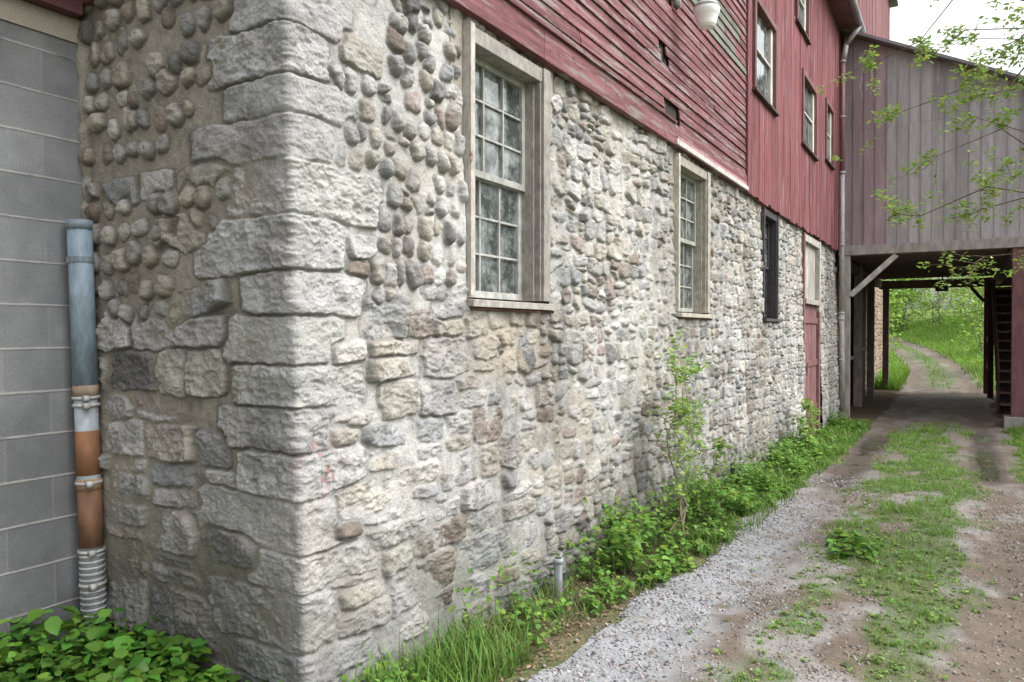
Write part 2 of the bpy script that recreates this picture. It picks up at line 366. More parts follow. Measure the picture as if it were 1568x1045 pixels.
for zz in(.0,.9,1.75): m.box(-.03,.0,y0+.12,y1-.18,zz,zz+.12,(.20,.10,.10))
m.cyl((0.0,y0+.25,.85),(.05,y0+.25,.85),.012,.012,8,(.1,.1,.1));m.box(.03,.05,y0+.24,y0+.26,.75,1.0,(.1,.1,.1))
m.build('plank_door',M_wood2,barn,.004)
# ---------------------------------------------------------------- siding
red=np.array((.178,.084,.089))
m=MB();z=3.72;ex=.105
while z<8.9:
    y=-.05+rng.uniform(-2,0)
    while y<7.9:
        L=rng.uniform(1.6,4.2);a=max(y,-.06);b=min(y+L,7.93)-.004;y+=L
        if b<=a:continue
        segs=[(a,b)]
        for (hy0,hy1,hz,ch) in((4.5,4.85,4.35,.8),(4.75,5.1,3.78,1),(4.3,4.9,4.95,.6)):
            if abs(z-hz)<.12 and rng.random()<ch:
                ns=[]
                c0=hy0+rng.uniform(-.1,.2);c1=hy1+rng.uniform(-.1,.15)
                for (p,q) in segs:
                    if q<=c0 or p>=c1 or c1<=c0: ns.append((p,q))
                    else:
                        if p<c0:ns.append((p,c0))
                        if q>c1:ns.append((c1,q))
                segs=ns
        for (p,q) in segs:
            if q-p<.05:continue
            cc=red*rng.uniform(.76,1.18)
            if 3.9<p<6.2 and 5.0<z<5.6: cc=np.array((.17,.18,.15))*rng.uniform(.8,1.1)
            s1=rng.normal()*.005;s2=rng.normal()*.005
            xb=.026+rng.uniform(-.003,.006)
            m.hexa([(xb-.016,p,z-.02+s1),(xb,p,z-.02+s1),(xb+rng.normal()*.003,q,z-.02+s2),(xb-.016,q,z-.02+s2),(.0,p,z+ex+s1),(.010,p,z+ex+s1),(.010,q,z+ex+s2),(.0,q,z+ex+s2)],tuple(cc))
    z+=ex
m.build('clapboard_siding',M_clap,barn)
m=MB()
m.box(-.08,-.012,-.0,17,3.55,8.9,(.04,.035,.03))
m.build('siding_backing',M_dark,barn)
m=MB();y=-.06
for L in(2.3,2.9,2.83):
    m.box(-.03,.036,y,y+L-.004,3.50,3.712,tuple(red*rng.uniform(.9,1.15)));y+=L
m.box(-.03,.06,-.08,5.0,3.712,3.735,tuple(red*.9))
m.build('fascia_board',M_clap,barn,.004)
m=MB();m.box(-.03,.062,5.0,7.95,3.505,3.56,(.50,.46,.45));m.box(.036,.052,5.05,7.9,3.56,3.60,(.36,.2,.2));m.build('drip_board',M_wood,barn,.003)
ups=[(8.25,9.60,5.02,6.25),(11.9,13.35,5.06,6.3),(11.3,12.4,7.05,8.1),(14.6,15.6,5.3,6.5),(8.4,9.5,7.2,8.2)]
m=MB();y=7.95
while y<16.95:
    w=rng.uniform(.16,.26);b=min(y+w,16.97);zz=3.50+rng.uniform(-.03,.02)
    cc=red*np.array((1.12,.92,.94))*rng.uniform(.80,1.14);x=.045+rng.uniform(-.004,.006)
    cuts=[(u[2],u[3]) for u in ups if not(b<u[0]+.03 or y>u[1]-.03)]
    cuts.sort();zs=[zz]
    for c in cuts:zs+=[c[0],c[1]]
    zs.append(8.9)
    for k in range(0,len(zs),2): m.box(-.01,x,y+.002,b-.002,zs[k],zs[k+1],tuple(cc))
    y=b+.0005
m.build('vertical_siding',M_vert,barn)
m=MB()
for (a,b,c,d) in ups:
    cc=(.17,.085,.085)
    m.box(-.1,.085,a-.05,a+.04,c-.05,d+.05,cc);m.box(-.1,.085,b-.04,b+.05,c-.05,d+.05,cc)
    m.box(-.1,.083,a+.04,b-.04,d-.04,d+.05,cc);m.box(-.1,.11,a-.08,b+.08,c-.09,c-.051,(.08,.05,.05))
    m.box(-.1,.03,a+.04,a+.10,c-.05,d-.04,(.45,.43,.41));m.box(-.1,.03,b-.18,b-.04,c-.05,d-.04,(.5,.48,.45))
    m.box(-.1,.028,a+.1,b-.18,c-.05,c+.03,(.45,.43,.41));m.box(-.1,.025,a+.1,b-.18,(c+d)/2-.02,(c+d)/2+.02,(.42,.40,.38))
m.build('upper_window_frames',M_wood2,barn,.004)
m=MB()
for (a,b,c,d) in ups: m.box(-.1,-.01,a+.05,b-.05,c-.04,d-.03)
m.build('upper_window_glass',M_glass,barn)
m=MB();z=3.6
while z<8.9:
    m.hexa([(-10,-.035,z-.02),(-.0,-.035,z-.02),(-.0,-.015,z-.02),(-10,-.015,z-.02),(-10,-.012,z+ex),(0,-.012,z+ex),(0,0,z+ex),(-10,0,z+ex)],tuple(red*rng.uniform(.85,1.1)));z+=ex
m.box(-10,.02,-.05,-.01,3.40,3.575,tuple(red*.9))
m.box(-10,-.1,.01,17,3.6,8.85,(.05,.03,.03));m.box(-10,-.55,.3,34,-1,3.59,(.1,.09,.08))
m.hexa([(-10,0,8.9),(-.02,0,8.9),(-.02,.06,8.9),(-10,.06,8.9),(-5.1,0,13),(-5,0,13),(-5,.06,13),(-5.1,.06,13)],tuple(red))
m.build('end_siding',M_clap,barn)
m=MB()
m.hexa([(-5,-.4,13.2),(.45,-.4,8.78),(.45,17.0,8.78),(-5,17.0,13.2),(-5,-.4,13.3),(.45,-.4,8.88),(.45,17.0,8.88),(-5,17.0,13.3)],(.16,.16,.17))
m.hexa([(-5,-.4,13.2),(-10.45,-.4,8.78),(-10.45,17.0,8.78),(-5,17.0,13.2),(-5,-.4,13.3),(-10.45,-.4,8.88),(-10.45,17.0,8.88),(-5,17.0,13.3)],(.16,.16,.17))
m.box(.0,.42,-.3,17.0,8.70,8.775,(.16,.08,.08))
m.cyl((.5,-.4,8.78),(.5,17.1,8.72),.07,.07,10,(.25,.26,.28))
m.build('barn_roof',M_roof,barn)
m=MB();y=17.35
m.box(-8,.0,17.36,28,3.5,13.5,tuple(red*.8))
x=-8
while x<.2:
    m.box(x+.003,min(x+.22,.24),17.30+rng.uniform(0,.008),17.355,3.5,13.5,tuple(red*rng.uniform(.9,1.2)));x+=.22
y=17.36
while y<28:
    m.box(0.001,.235+rng.uniform(0,.008),y+.003,y+.22,3.5,13.5,tuple(red*rng.uniform(.9,1.2)));y+=.22
m.build('red_wing_wall',M_vert,barn)
m=MB();m.box(-8.3,.5,17.1,28.3,13.5,13.62,(.15,.15,.16));m.build('wing_roof',M_roof,barn)

# ---------------------------------------------------------------- connector
con=empty('overhead_connector')
yF=16.95;yB=27.3;xr=10.0
rz=lambda x:8.72-.50*x
m=MB();x=.10
while x<xr:
    w=.235;b=min(x+w,xr);cc=np.array((.365,.345,.36))*rng.uniform(.90,1.08)
    if x<1.0:cc=cc*np.array((.84,.68,.72))
    j=6.35+rng.uniform(-.01,.01)
    za,zb=rz(x),rz(b);yy=yF-rng.uniform(0,.006)
    m.hexa([(x,yy,3.63),(b-.006,yy,3.63),(b-.006,yF+.05,3.63),(x,yF+.05,3.63),(x,yy,j),(b-.006,yy,j),(b-.006,yF+.05,j),(x,yF+.05,j)],tuple(cc))
    if za>j+.1: m.hexa([(x,yy+.006,j+.004),(b-.006,yy+.006,j+.004),(b-.006,yF+.05,j+.004),(x,yF+.05,j+.004),(x,yy+.006,max(za,j+.01)),(b-.006,yy+.006,max(zb,j+.01)),(b-.006,yF+.05,max(zb,j+.01)),(x,yF+.05,max(za,j+.01))],tuple(cc*rng.uniform(.9,1.1)))
    zt=zb-.02
    m.box(b-.018,b+.008,yF-.020,yF-.007,3.63,zt,tuple(cc*.95))
    x=b
m.build('connector_siding',M_conn,con,.002)
m=MB()
zr=rz(xr)
m.box(.05,xr,yF+.055,yB,3.7,zr,(.09,.06,.06))
m.hexa([(.05,yF+.055,zr),(xr,yF+.055,zr),(xr,yB,zr),(.05,yB,zr),(.05,yF+.055,rz(.05)),(xr,yF+.055,zr+.01),(xr,yB,zr+.01),(.05,yB,rz(.05))],(.1,.06,.06))
m.build('connector_body',M_wood2,con)
m=MB()
m.hexa([(-.1,yF-.3,rz(-.1)+.01),(xr+.4,yF-.3,rz(xr+.4)+.01),(xr+.4,yB+.3,rz(xr+.4)+.01),(-.1,yB+.3,rz(-.1)+.01),(-.1,yF-.3,rz(-.1)+.08),(xr+.4,yF-.3,rz(xr+.4)+.08),(xr+.4,yB+.3,rz(xr+.4)+.08),(-.1,yB+.3,rz(-.1)+.08)],(.2,.19,.2))
m.build('connector_roof',M_roof,con)
m=MB();gw=(.33,.30,.29)
m.box(.02,5.2,yF-.06,yF+.16,3.40,3.625,gw);m.box(5.204,xr,yF-.055,yF+.16,3.40,3.625,(.30,.27,.27))
m.box(.06,.27,yF-.04,yF+.15,-.9,3.395,(.38,.35,.32))
m.beam((.28,yF+.05,2.45),(1.25,yF+.05,3.37),.12,.12,(.48,.45,.42))
for (x,y,c,w) in((3.48,yF+.1,(.17,.085,.09),.24),(.0,20.2,(.25,.21,.19),.2),(.0,23.6,(.2,.16,.14),.2),(3.2,yB-.1,(.16,.07,.07),.22),(.15,yB-.1,(.2,.15,.13),.2),(4.5,23.5,(.12,.06,.06),.2)):
    m.box(x,x+w,y-w/2,y+w/2,-.9,3.395,c)
m.beam((3.2,yB-.1,2.6),(2.6,yB-.1,3.37),.1,.1,(.1,.07,.07))
m.box(.02,xr,yB-.1,yB+.1,3.1,3.39,(.2,.14,.13))
m.box(3.45,3.65,yF+.25,yB-.25,3.15,3.39,(.12,.08,.08));m.box(-.05,.12,yF+.25,yB-.25,3.15,3.39,(.15,.11,.1))
y=yF+.7
while y<yB-.3:
    m.box(.12,3.45,y,y+.06,3.42,3.64,(.17,.13,.12));y+=.5
m.box(.05,xr,yF+.17,yB-.1,3.65,3.69,(.16,.13,.12))
m.box(5.8,5.9,17.2,27.2,-.6,3.4,(.07,.04,.04))
m.box(3.35,3.85,yF-.15,yF+.4,-.6,-.26,(.3,.29,.27))
m.build('connector_frame',M_wood2,con,.006)
m=MB();dk=(.07,.04,.04)
for i in range(13):
    t=i/12;yy=20.2+4.6*t;zz=-.30+3.2*t
    m.box(3.40,4.30,yy,yy+.30,zz,zz+.05,tuple(np.array((.20,.14,.13))*rng.uniform(.8,1.2)))
    m.box(3.41,4.29,yy+.27,yy+.29,zz-.26,zz-.002,(.05,.03,.03))
m.beam((3.37,20.1,-.45),(3.37,25.0,2.95),.05,.24,dk);m.beam((4.33,20.1,-.45),(4.33,25.0,2.95),.05,.24,dk)
m.beam((3.37,20.1,.55),(3.37,23.8,3.1),.05,.08,(.17,.09,.09))
for yy,zz in((20.2,-.5),(21.6,.45),(23.0,1.4)): m.box(3.345,3.395,yy,yy+.08,zz-.2,zz+1.0,dk)
m.box(3.28,3.33,25.2,27.1,.35,.5,(.17,.08,.08));m.box(3.28,3.33,25.2,27.1,1.25,1.4,(.17,.08,.08));m.box(3.26,3.42,25.1,25.25,-.6,3.1,dk)
m.build('stair_under_connector',M_wood2,con,.004)
m=MB()
m.box(-.3,-.2,17.1,19.6,-.9,3.1,(.10,.075,.065))
y=17.1
while y<19.6:
    m.box(-.2,-.185+rng.uniform(0,.01),y+.004,y+.2,.9,3.1,tuple(np.array((.16,.12,.10))*rng.uniform(.8,1.2)));y+=.2
m.box(-.2,.05,17.1,20.0,.82,.92,(.36,.33,.3));m.box(-.2,-.02,20.5,23.3,-.9,3.1,(.07,.05,.045))
m.box(-.2,.02,20.5,23.3,1.0,1.1,(.28,.22,.2))
m.build('passage_boards',M_wood2,barn,.004)
m=MB();m.box(2.02,2.06,24.2,24.24,3.1,3.42,(.1,.1,.1));m.box(1.75,2.3,24.0,24.5,2.98,3.12,(.16,.13,.12));m.box(1.85,2.2,24.05,24.45,2.84,2.98,(.1,.09,.08));m.build('hanging_lamp',M_dark,None,.01)

# ---------------------------------------------------------------- block building
blk=empty('block_building')
ih=.228;bl_=.45
Ub=np.concatenate([np.arange(-6,-1,.05),np.arange(-1,.051,.005)]);Zb=np.arange(-1,3.23,.0035)
nu,nz=len(Ub),len(Zb);UU,ZZ=np.meshgrid(Ub,Zb,indexing='ij')
zz=(ZZ+1.0+.006*(fbm(UU*4,ZZ*9,3,3)-.5))/ih;row=np.floor(zz);fz=zz-row
uu=(UU+8+.10-(row%2)*bl_/2+.003*fbm(UU*8,ZZ*20,6,2))/bl_;fu=uu-np.floor(uu)
dz=np.minimum(fz,1-fz)*ih;du=np.minimum(fu,1-fu)*bl_
jw=.0045+.005*(fbm(UU*15,ZZ*15,4,3)-.5)
mh=ss(jw+.003,jw-.002,dz);mv=ss(jw+.003,jw-.002,du)
bc=np.array((.185,.188,.195))*(.90+.20*_h(np.floor(uu),row,7))[...,None]
bc=bc*(.85+.3*fbm(UU*12,ZZ*12,8,4))[...,None]
bc=bc*(1-.25*ss(.42,.68,fbm(UU*2.5,ZZ*1.2,12,3)))[...,None]
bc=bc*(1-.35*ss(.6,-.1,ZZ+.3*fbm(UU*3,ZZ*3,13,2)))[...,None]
mm=(mh*.65*ss(.25,.5,fbm(UU*9,ZZ*9,14,3)+.1))[...,None];cb=bc*(1-mm)+np.array((.38,.36,.34))*mm
mvv=(mv*.2)[...,None];cb=cb*(1-mvv)+np.array((.30,.29,.27))*mvv
Hb=.004*mh+.001*mv
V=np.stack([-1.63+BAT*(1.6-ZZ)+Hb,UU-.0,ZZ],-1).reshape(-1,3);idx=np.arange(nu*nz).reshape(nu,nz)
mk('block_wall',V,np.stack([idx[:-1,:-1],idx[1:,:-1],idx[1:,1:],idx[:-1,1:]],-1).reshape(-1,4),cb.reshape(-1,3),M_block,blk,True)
m=MB();m.box(-8,-1.80,-6,-.1,-1,3.3,(.2,.2,.2));m.box(-8,-1.675,-6.02,.0,3.2,3.33,(.33,.30,.25));m.box(-8,-1.60,-6.05,-.05,3.335,3.5,tuple(red*.8))
m.build('block_core',M_block,blk)
m=MB();m.hexa([(-9,-6.4,4.6),(-1.4,-6.4,3.5),(-1.4,-.06,3.5),(-9,-.06,4.6),(-9,-6.4,4.68),(-1.4,-6.4,3.58),(-1.4,-.06,3.58),(-9,-.06,4.68)],(.3,.08,.08));m.build('block_roof',M_roof,blk)
m=MB();zs=np.arange(-.9,3.3,.06);rr=[.030+.035*random.random() for _ in zs]
for q in range(len(zs)-1):
    m.cyl((-1.63+BAT*(1.6-zs[q])+.005,.008,zs[q]),(-1.63+BAT*(1.6-zs[q+1])+.005,.008,zs[q+1]),rr[q],rr[q+1],7,(.28,.26,.22),False)
m.build('mortar_joint',M_stone,blk,smooth=True)

# ---------------------------------------------------------------- downspout
dsp=empty('downspout')
def dp(z):
    t=(2.19-z)/2.3;return np.array((-1.565+.085*t,-.095+.02*t,z))
def pipe(mb,z0,z1,r,col,n=20):
    mb.cyl(dp(z0),dp(z1),r,r,n,col)
m=MB();bl=(.20,.26,.31)
pipe(m,1.30,2.17,.062,bl);pipe(m,2.15,2.20,.066,(.18,.22,.26))
m.cyl(dp(2.201),dp(2.203),.055,.055,20,(.03,.03,.03))
m.build('blue_pipe',M_metal,dsp,smooth=True)
m=MB();pipe(m,.42,1.31,.0585,(.33,.37,.40));pipe(m,1.245,1.305,.064,(.26,.2,.15));pipe(m,.74,.80,.0635,(.3,.2,.13));pipe(m,.43,.74,.0605,(.17,.09,.055));pipe(m,.82,1.06,.0602,(.24,.115,.06))
m.build('rusty_pipe',M_rust,dsp,smooth=True)
m=MB();zz=-.2
while zz<.40:
    pipe(m,zz,zz+.016,.064,(.33,.35,.36));pipe(m,zz+.016,zz+.032,.059,(.22,.22,.22));zz+=.032
for z_ in(.40,.22,.77,1.19,1.23):
    pipe(m,z_,z_+.016,.068,(.42,.42,.41));m.box(*( [dp(z_)[0]+.05,dp(z_)[0]+.085,dp(z_)[1]-.05,dp(z_)[1]-.02,z_-.006,z_+.024]),(.42,.41,.39))
m.build('corrugated_boot',M_metal,dsp,smooth=True)
m=MB();m.beam((-1.7,.0,1.98),tuple(dp(1.98)+np.array((.0,-.066,0))),.02,.03,(.15,.15,.15));pipe(m,1.97,2.0,.066,(.16,.2,.22));m.build('bracket',M_metal,dsp)
d2=empty('downspout')
m=MB();c=(.38,.36,.38)
m.cyl((.5,16.6,8.72),(.2,16.6,8.3),.06,.06,12,c);m.cyl((.2,16.6,8.32),(.13,16.62,7.9),.06,.06,12,c)
m.cyl((.13,16.62,7.92),(.13,16.62,5.3),.055,.055,12,(.24,.13,.14));m.cyl((.13,16.62,5.3),(.13,16.62,2.0),.055,.055,12,(.40,.37,.37))
m.cyl((.13,16.62,2.0),(.16,16.62,-.3),.065,.065,12,(.34,.32,.30))
for z_ in(7.9,6.6,5.3,3.6,2.0,1.85,.9):m.cyl((.13,16.62,z_),(.13,16.62,z_+.05),.07,.07,12,(.42,.41,.40))
m.box(0,.13,16.6,16.64,4.4,4.43,(.3,.3,.3));m.box(0,.13,16.6,16.64,1.9,1.93,(.3,.3,.3))
m.build('pipe_run',M_metal,d2,smooth=True)
m=MB();m.cyl((.22,2.1,-.5),(.22,2.1,.05),.029,.029,16,(.30,.32,.34),False);m.cyl((.22,2.1,.03),(.22,2.1,.065),.034,.034,16,(.34,.36,.38));m.cyl((.22,2.1,.065),(.22,2.1,.068),.024,.022,16,(.06,.06,.06));m.build('pipe_stub',M_metal,None,smooth=True)
# ---------------------------------------------------------------- yard light
yl=empty('barn_light')
m=MB();cx,cy=.32,5.12;gm=(.33,.34,.34);dzl=-.07
def Lc(z):return z+dzl
m.box(.02,.06,cy-.15,cy-.02,Lc(4.98),Lc(5.16),gm);m.cyl((.05,cy-.08,Lc(5.08)),(cx,cy,Lc(5.08)),.018,.018,10,gm)
m.cyl((cx,cy,Lc(4.98)),(cx,cy,Lc(5.12)),.075,.065,20,(.28,.30,.30));m.cyl((cx,cy,Lc(5.12)),(cx,cy,Lc(5.16)),.065,.03,20,(.28,.3,.3));m.cyl((cx,cy,Lc(5.16)),(cx,cy,Lc(5.2)),.02,.02,12,(.1,.12,.2))
m.cyl((cx,cy,Lc(4.93)),(cx,cy,Lc(4.98)),.135,.10,24,(.4,.4,.4))
m.cyl((.05,cy-.2,5.0),(.05,cy-.2,5.6),.014,.014,8,(.2,.2,.2))
m.build('housing',M_metal,yl,smooth=True)
m=MB();pr=[(4.93,.130),(4.90,.132),(4.87,.125),(4.84,.112),(4.80,.10),(4.76,.092),(4.735,.075),(4.72,.04),(4.715,.01)]
for (a,b) in zip(pr[:-1],pr[1:]):m.cyl((cx,cy,Lc(a[0])),(cx,cy,Lc(b[0])),a[1],b[1],24,(.85,.86,.85),False)
m.build('glass_refractor',M_white,yl,smooth=True)

# ---------------------------------------------------------------- ground
gx_=np.concatenate([-np.geomspace(400,2.2,22),np.arange(-2,.2,.08),np.arange(.2,4.0,.03),np.arange(4.0,8,.15),np.geomspace(8,400,24)])
gy_=np.concatenate([-np.geomspace(300,4.1,18),np.arange(-4,0,.12),np.arange(0,8,.035),np.arange(8,18,.07),np.arange(18,40,.2),np.arange(40,80,.6),np.geomspace(80,600,20)])
GX,GY=np.meshgrid(gx_,gy_,indexing='ij');GZ=gz(GX,GY)
def gcen(x,y):
    lat=x-xc(y)
    e=fbm(x*2.2,y*1.1,801,4)-.5
    m=ss(.62,.30,np.abs(lat-.05)+e*1.1)
    return m*ss(.38,.52,fbm(x*3+7,y*1.6,811,4)+.05+.07*ss(4,8,y))*np.where((y>15.5)&(y<28),.25,1)
def edge(x,y):
    lat=x-xc(y);e=fbm(x*1.5,y*1.2,821,4)-.5
    inn=np.interp(y,[0,1,4,7,12],[.62,.60,.5,.84,.86])
    return ss(1.42,1.22,np.abs(lat)+e*.55)*ss(-.10,.10,x+.45*e-inn+np.where(y>25,3,0))
cov=edge(GX,GY)
t=fbm(GX*2,GY*2,831,4)[...,None];gr=np.array((.085,.14,.035));so=np.array((.13,.10,.07))
sh=np.where((GY>16)&(GY<28)&(GX<6),.0,1.)[...,None]
gcol=(gr*t*1.2+so*(1.1-t))*sh+so*(1-sh)
gcol=np.where((GX<.6)[...,None]&(GY<28)[...,None],gcol*.35+so*.6,gcol)
gcol=gcol+np.array((.10,.20,.035))*ss(28,34,GY)[...,None]*.5
ixd=np.arange(GX.size).reshape(GX.shape)
Fg=np.stack([ixd[:-1,:-1],ixd[1:,:-1],ixd[1:,1:],ixd[:-1,1:]],-1)
mk('ground',np.stack([GX,GY,GZ],-1).reshape(-1,3),Fg.reshape(-1,4),gcol.reshape(-1,3),M_ground,None,True)
lat=GX-xc(GY)
gn=fbm(GX*3,GY*2,841,4);gravel=np.array((.235,.222,.21));blue=np.array((.255,.26,.272));dirt=np.array((.13,.102,.08))
k1=ss(.38,.58,gn+.25*np.exp(-((np.abs(lat)-.85)/.25)**2)-.08)[...,None]
dc=gravel*(1-k1)+dirt*k1*1.1
kb=(ss(-.55,-.85,lat)*ss(9,4,GY)*ss(.3,.5,fbm(GX*5,GY*5,851,3)+.15))[...,None];dc=dc*(1-kb)+blue*kb
far=ss(6,11,GY)[...,None]*.6;dc=dc*(1-far)+dirt*1.0*far
gc=gcen(GX,GY)[...,None];dc=dc*(1-gc*.75)+np.array((.085,.12,.04))*gc*.75
wn=fbm(GX*1.6,GY*.8,861,5)
wet=np.exp(-((lat+.84)/.30)**2)*ss(6.8,8.6,GY)*ss(15.5,13,GY)*(.42+1.35*wn)
wet=np.maximum(wet,np.exp(-((lat-.9)/.26)**2)*ss(8.5,10,GY)*ss(17,14.5,GY)*(.32+1.25*fbm(GX*1.6,GY*.8,866,5)))
pud=ss(.78,.88,wet);dampk=ss(.25,.7,wet)
dc*=(1-.45*dampk)[...,None]*(1-.4*pud)[...,None]
dc*=(1-ss(7,10,GY)*ss(20,15,GY)*.18)[...,None]
dark=ss(15.5,17.5,GY)*ss(28,26.5,GY);dc*=(1+.25*dark)[...,None]  # driveway colour lightened under the connector, painting in light in the shaded passage
rg=np.clip(.93-.28*dampk-.60*pud,.05,1)[...,None]
dz_=GZ+.006+.010*(fbm(GX*18,GY*18,871,3)-.5)*(1-pud)+.004*ss(0,1,cov)
dz_=np.maximum(dz_,GZ+.005)
km=(cov[:-1,:-1]>.35)&(GY[:-1,:-1]>-6)&(GY[:-1,:-1]<110)
Fd=Fg[km];used,inv=np.unique(Fd,return_inverse=True)
mk('gravel_driveway',np.stack([GX,GY,dz_],-1).reshape(-1,3)[used],inv.reshape(Fd.shape),np.concatenate([dc,rg],-1).reshape(-1,4)[used],M_grav,None,True)

# ---------------------------------------------------------------- instancing helper
def inst(T,TF,P,Dv,Nv,sl,sw,col,colv=None):
    Dv=Dv/np.linalg.norm(Dv,axis=1,keepdims=True);Sd=np.cross(Dv,Nv);Sd/=np.linalg.norm(Sd,axis=1,keepdims=True)+1e-9;Nn=np.cross(Sd,Dv)
    V=P[:,None,:]+Sd[:,None,:]*(T[None,:,0,None]*sw[:,None,None])+Dv[:,None,:]*(T[None,:,1,None]*sl[:,None,None])+Nn[:,None,:]*(T[None,:,2,None]*sl[:,None,None])
    n,k=len(P),len(T)
    F=(TF[None]+(np.arange(n)*k)[:,None,None]).reshape(-1,3)
    C=np.repeat(col,k,0).reshape(n,k,3)
    if colv is not None:C=C*colv[None,:,None]
    return V.reshape(-1,3),F,C.reshape(-1,3)
LT=np.array([(0,0,0),(.38,.18,.05),(.46,.48,.06),(.25,.8,.02),(0,1,-.10),(-.25,.8,.02),(-.46,.48,.06),(-.38,.18,.05),(0,.45,0)],float)
LF=np.array([(0,1,8),(1,2,8),(2,3,8),(3,4,8),(4,5,8),(5,6,8),(6,7,8),(7,0,8)])
QT=np.array([(0,0,0),(.45,.45,.06),(0,1,-.05),(-.45,.45,.06)],float);QF=np.array([(0,1,2),(0,2,3)])
GT=np.array([(-.5,0,0),(.5,0,0),(-.4,.5,.05),(.4,.5,.05),(0,1,.28)],float);GF=np.array([(0,1,3),(0,3,2),(2,3,4)])
GCV=np.array([.55,.55,.9,.9,1.15])
def rdir(n,up=.3,sd=1.):
    a=rng.uniform(0,2*math.pi,n);return np.stack([np.cos(a)*sd,np.sin(a)*sd,np.full(n,0)+rng.normal(up,.35,n)],1)
def leafcol(n,base=(.12,.24,.045),v=.3):
    b=np.array(base)*rng.uniform(1-v,1+v,n)[:,None];b=b*np.stack([rng.uniform(.8,1.35,n),np.ones(n),rng.uniform(.7,1.3,n)],1);return b
class Acc:
    def __init__(s):s.V=[];s.F=[];s.C=[];s.o=0
    def add(s,V,F,C):s.V.append(V);s.F.append(F+s.o);s.C.append(C);s.o+=len(V)
    def build(s,name,mat,parent=None,sm=False):
        return mk(name,np.concatenate(s.V),np.concatenate(s.F),np.concatenate(s.C),mat,parent,sm)
def weeds(acc,pts,hh,ls,nl,base=(.12,.24,.045),ratio=(.6,.95)):
    n=len(pts)
    z=gz(pts[:,0],pts[:,1])
    idx=np.repeat(np.arange(n),nl);N=len(idx)
    fr=rng.uniform(.15,1,N)**.7;h=hh[idx]*fr
    lean=rng.normal(0,.25,(n,2))
    a=rng.uniform(0,2*math.pi,N);rad=hh[idx]*.28*rng.uniform(.1,1,N)
    P=np.stack([pts[idx,0]+lean[idx,0]*h+np.cos(a)*rad,pts[idx,1]+lean[idx,1]*h+np.sin(a)*rad,z[idx]+h],1)
    D=np.stack([np.cos(a),np.sin(a),rng.normal(-.05,.35,N)],1)
    Nn=np.stack([rng.normal(0,.35,N),rng.normal(0,.35,N),np.ones(N)],1)
    sl=ls*rng.uniform(.55,1.25,N)*np.clip(rng.normal(1,.2,n),.6,1.5)[idx];c=leafcol(N,base)*(.42+.72*fr)[:,None]*rng.uniform(.7,1.2,n)[idx][:,None]
    acc.add(*inst(LT,LF,P,D,Nn,sl,sl*rng.uniform(*ratio,N),c))
    P=np.stack([pts[:,0],pts[:,1],z],1);D=np.stack([lean[:,0],lean[:,1],np.ones(n)],1)
    acc.add(*inst(GT,GF,P,D,rdir(n,0)*np.array((1,1,0))+1e-3,hh*.98,np.full(n,.005),leafcol(n,(.12,.17,.05))))
LG=(.15,.30,.052)
def strip(n,y0,y1,x0,x1,pw=1):
    y=y0+(y1-y0)*rng.random(n)**pw;x=x0+(x1-x0)*rng.random(n);return np.stack([x,y],1)
acc=Acc()
p=strip(1150,2.6,15.8,.07,.78);m_=fbm(p[:,0]*1.6,p[:,1]*1.4,901,3)+.08*ss(2.4,4.2,p[:,1])*ss(.8,.1,p[:,0])
p=p[m_>.46];pk=.35+1.3*fbm(p[:,0]*2,p[:,1]*1.6,905,2);hh=rng.uniform(.10,.42,len(p))*ss(.95,.2,p[:,0])*pk+.04
hh*=(1-.25*ss(8,13,p[:,1]))*(1-.5*ss(11.8,12.6,p[:,1])*ss(15,14.2,p[:,1]))
weeds(acc,p,hh,.05,19,LG)
p=strip(520,.2,2.9,.10,.75);p=p[(p[:,0]<.40+.25*ss(.2,2.2,p[:,1])+.14*(fbm(p[:,1]*3,p[:,1],906,2)-.3))&(np.hypot(p[:,0]-.3,p[:,1]-1.98)>.18)&(fbm(p[:,0]*4,p[:,1]*3,907,3)>.44)]
weeds(acc,p,rng.uniform(.04,.18,len(p)),.034,13,(.14,.28,.05))
p=strip(40,.9,3.3,.12,.4);p=p[np.hypot(p[:,0]-.35,p[:,1]-1.85)>.32];weeds(acc,p,rng.uniform(.26,.46,len(p)),.05,11,(.15,.30,.05),(.45,.7))
acc.build('wall_weeds',M_leaf)
acc=Acc()
p=np.stack([rng.uniform(-1.5,-.05,270),rng.uniform(-.75,-.06,270)],1)
weeds(acc,p,rng.uniform(.05,.24,270)*np.where(p[:,0]>-.5,.7,1.1),.062,13,(.085,.21,.03),(.8,1.0))
p=np.stack([rng.uniform(-1.6,-.9,14),rng.uniform(-.6,-.2,14)],1);weeds(acc,p,rng.uniform(.22,.34,14),.07,9,(.11,.26,.035),(.7,.9))
acc.build('nook_plants',M_leaf)
def grass(acc,x,y,h,w,base,up=.9):
    n=len(x);z=gz(x,y)
    a=rng.uniform(0,2*math.pi,n);D=np.stack([np.cos(a)*.45*rng.random(n),np.sin(a)*.45*rng.random(n),np.full(n,up)],1)
    Nn=np.stack([np.cos(a),np.sin(a),np.zeros(n)],1)
    acc.add(*inst(GT,GF,np.stack([x,y,z-.005],1),D,Nn,h,w,leafcol(n,base,.3),GCV))
n=230000
x=rng.uniform(.3,4.2,n);y=-.3+17*rng.random(n)**1.25
k=gcen(x,y)*edge(x,y);pr=k*1.0
pr=np.maximum(pr,(1-edge(x,y))*ss(2.6,3.2,x)*.8)
pr=np.maximum(pr,(1-edge(x,y))*ss(.3,.5,x)*ss(1.3,1.1,x)*ss(2,5,y)*.9)
clump=ss(.4,.62,fbm(x*9,y*9,911,2));sel=rng.random(n)<pr*(.10+.9*clump)
x,y=x[sel],y[sel];cl=fbm(x*2,y*2,921,2)
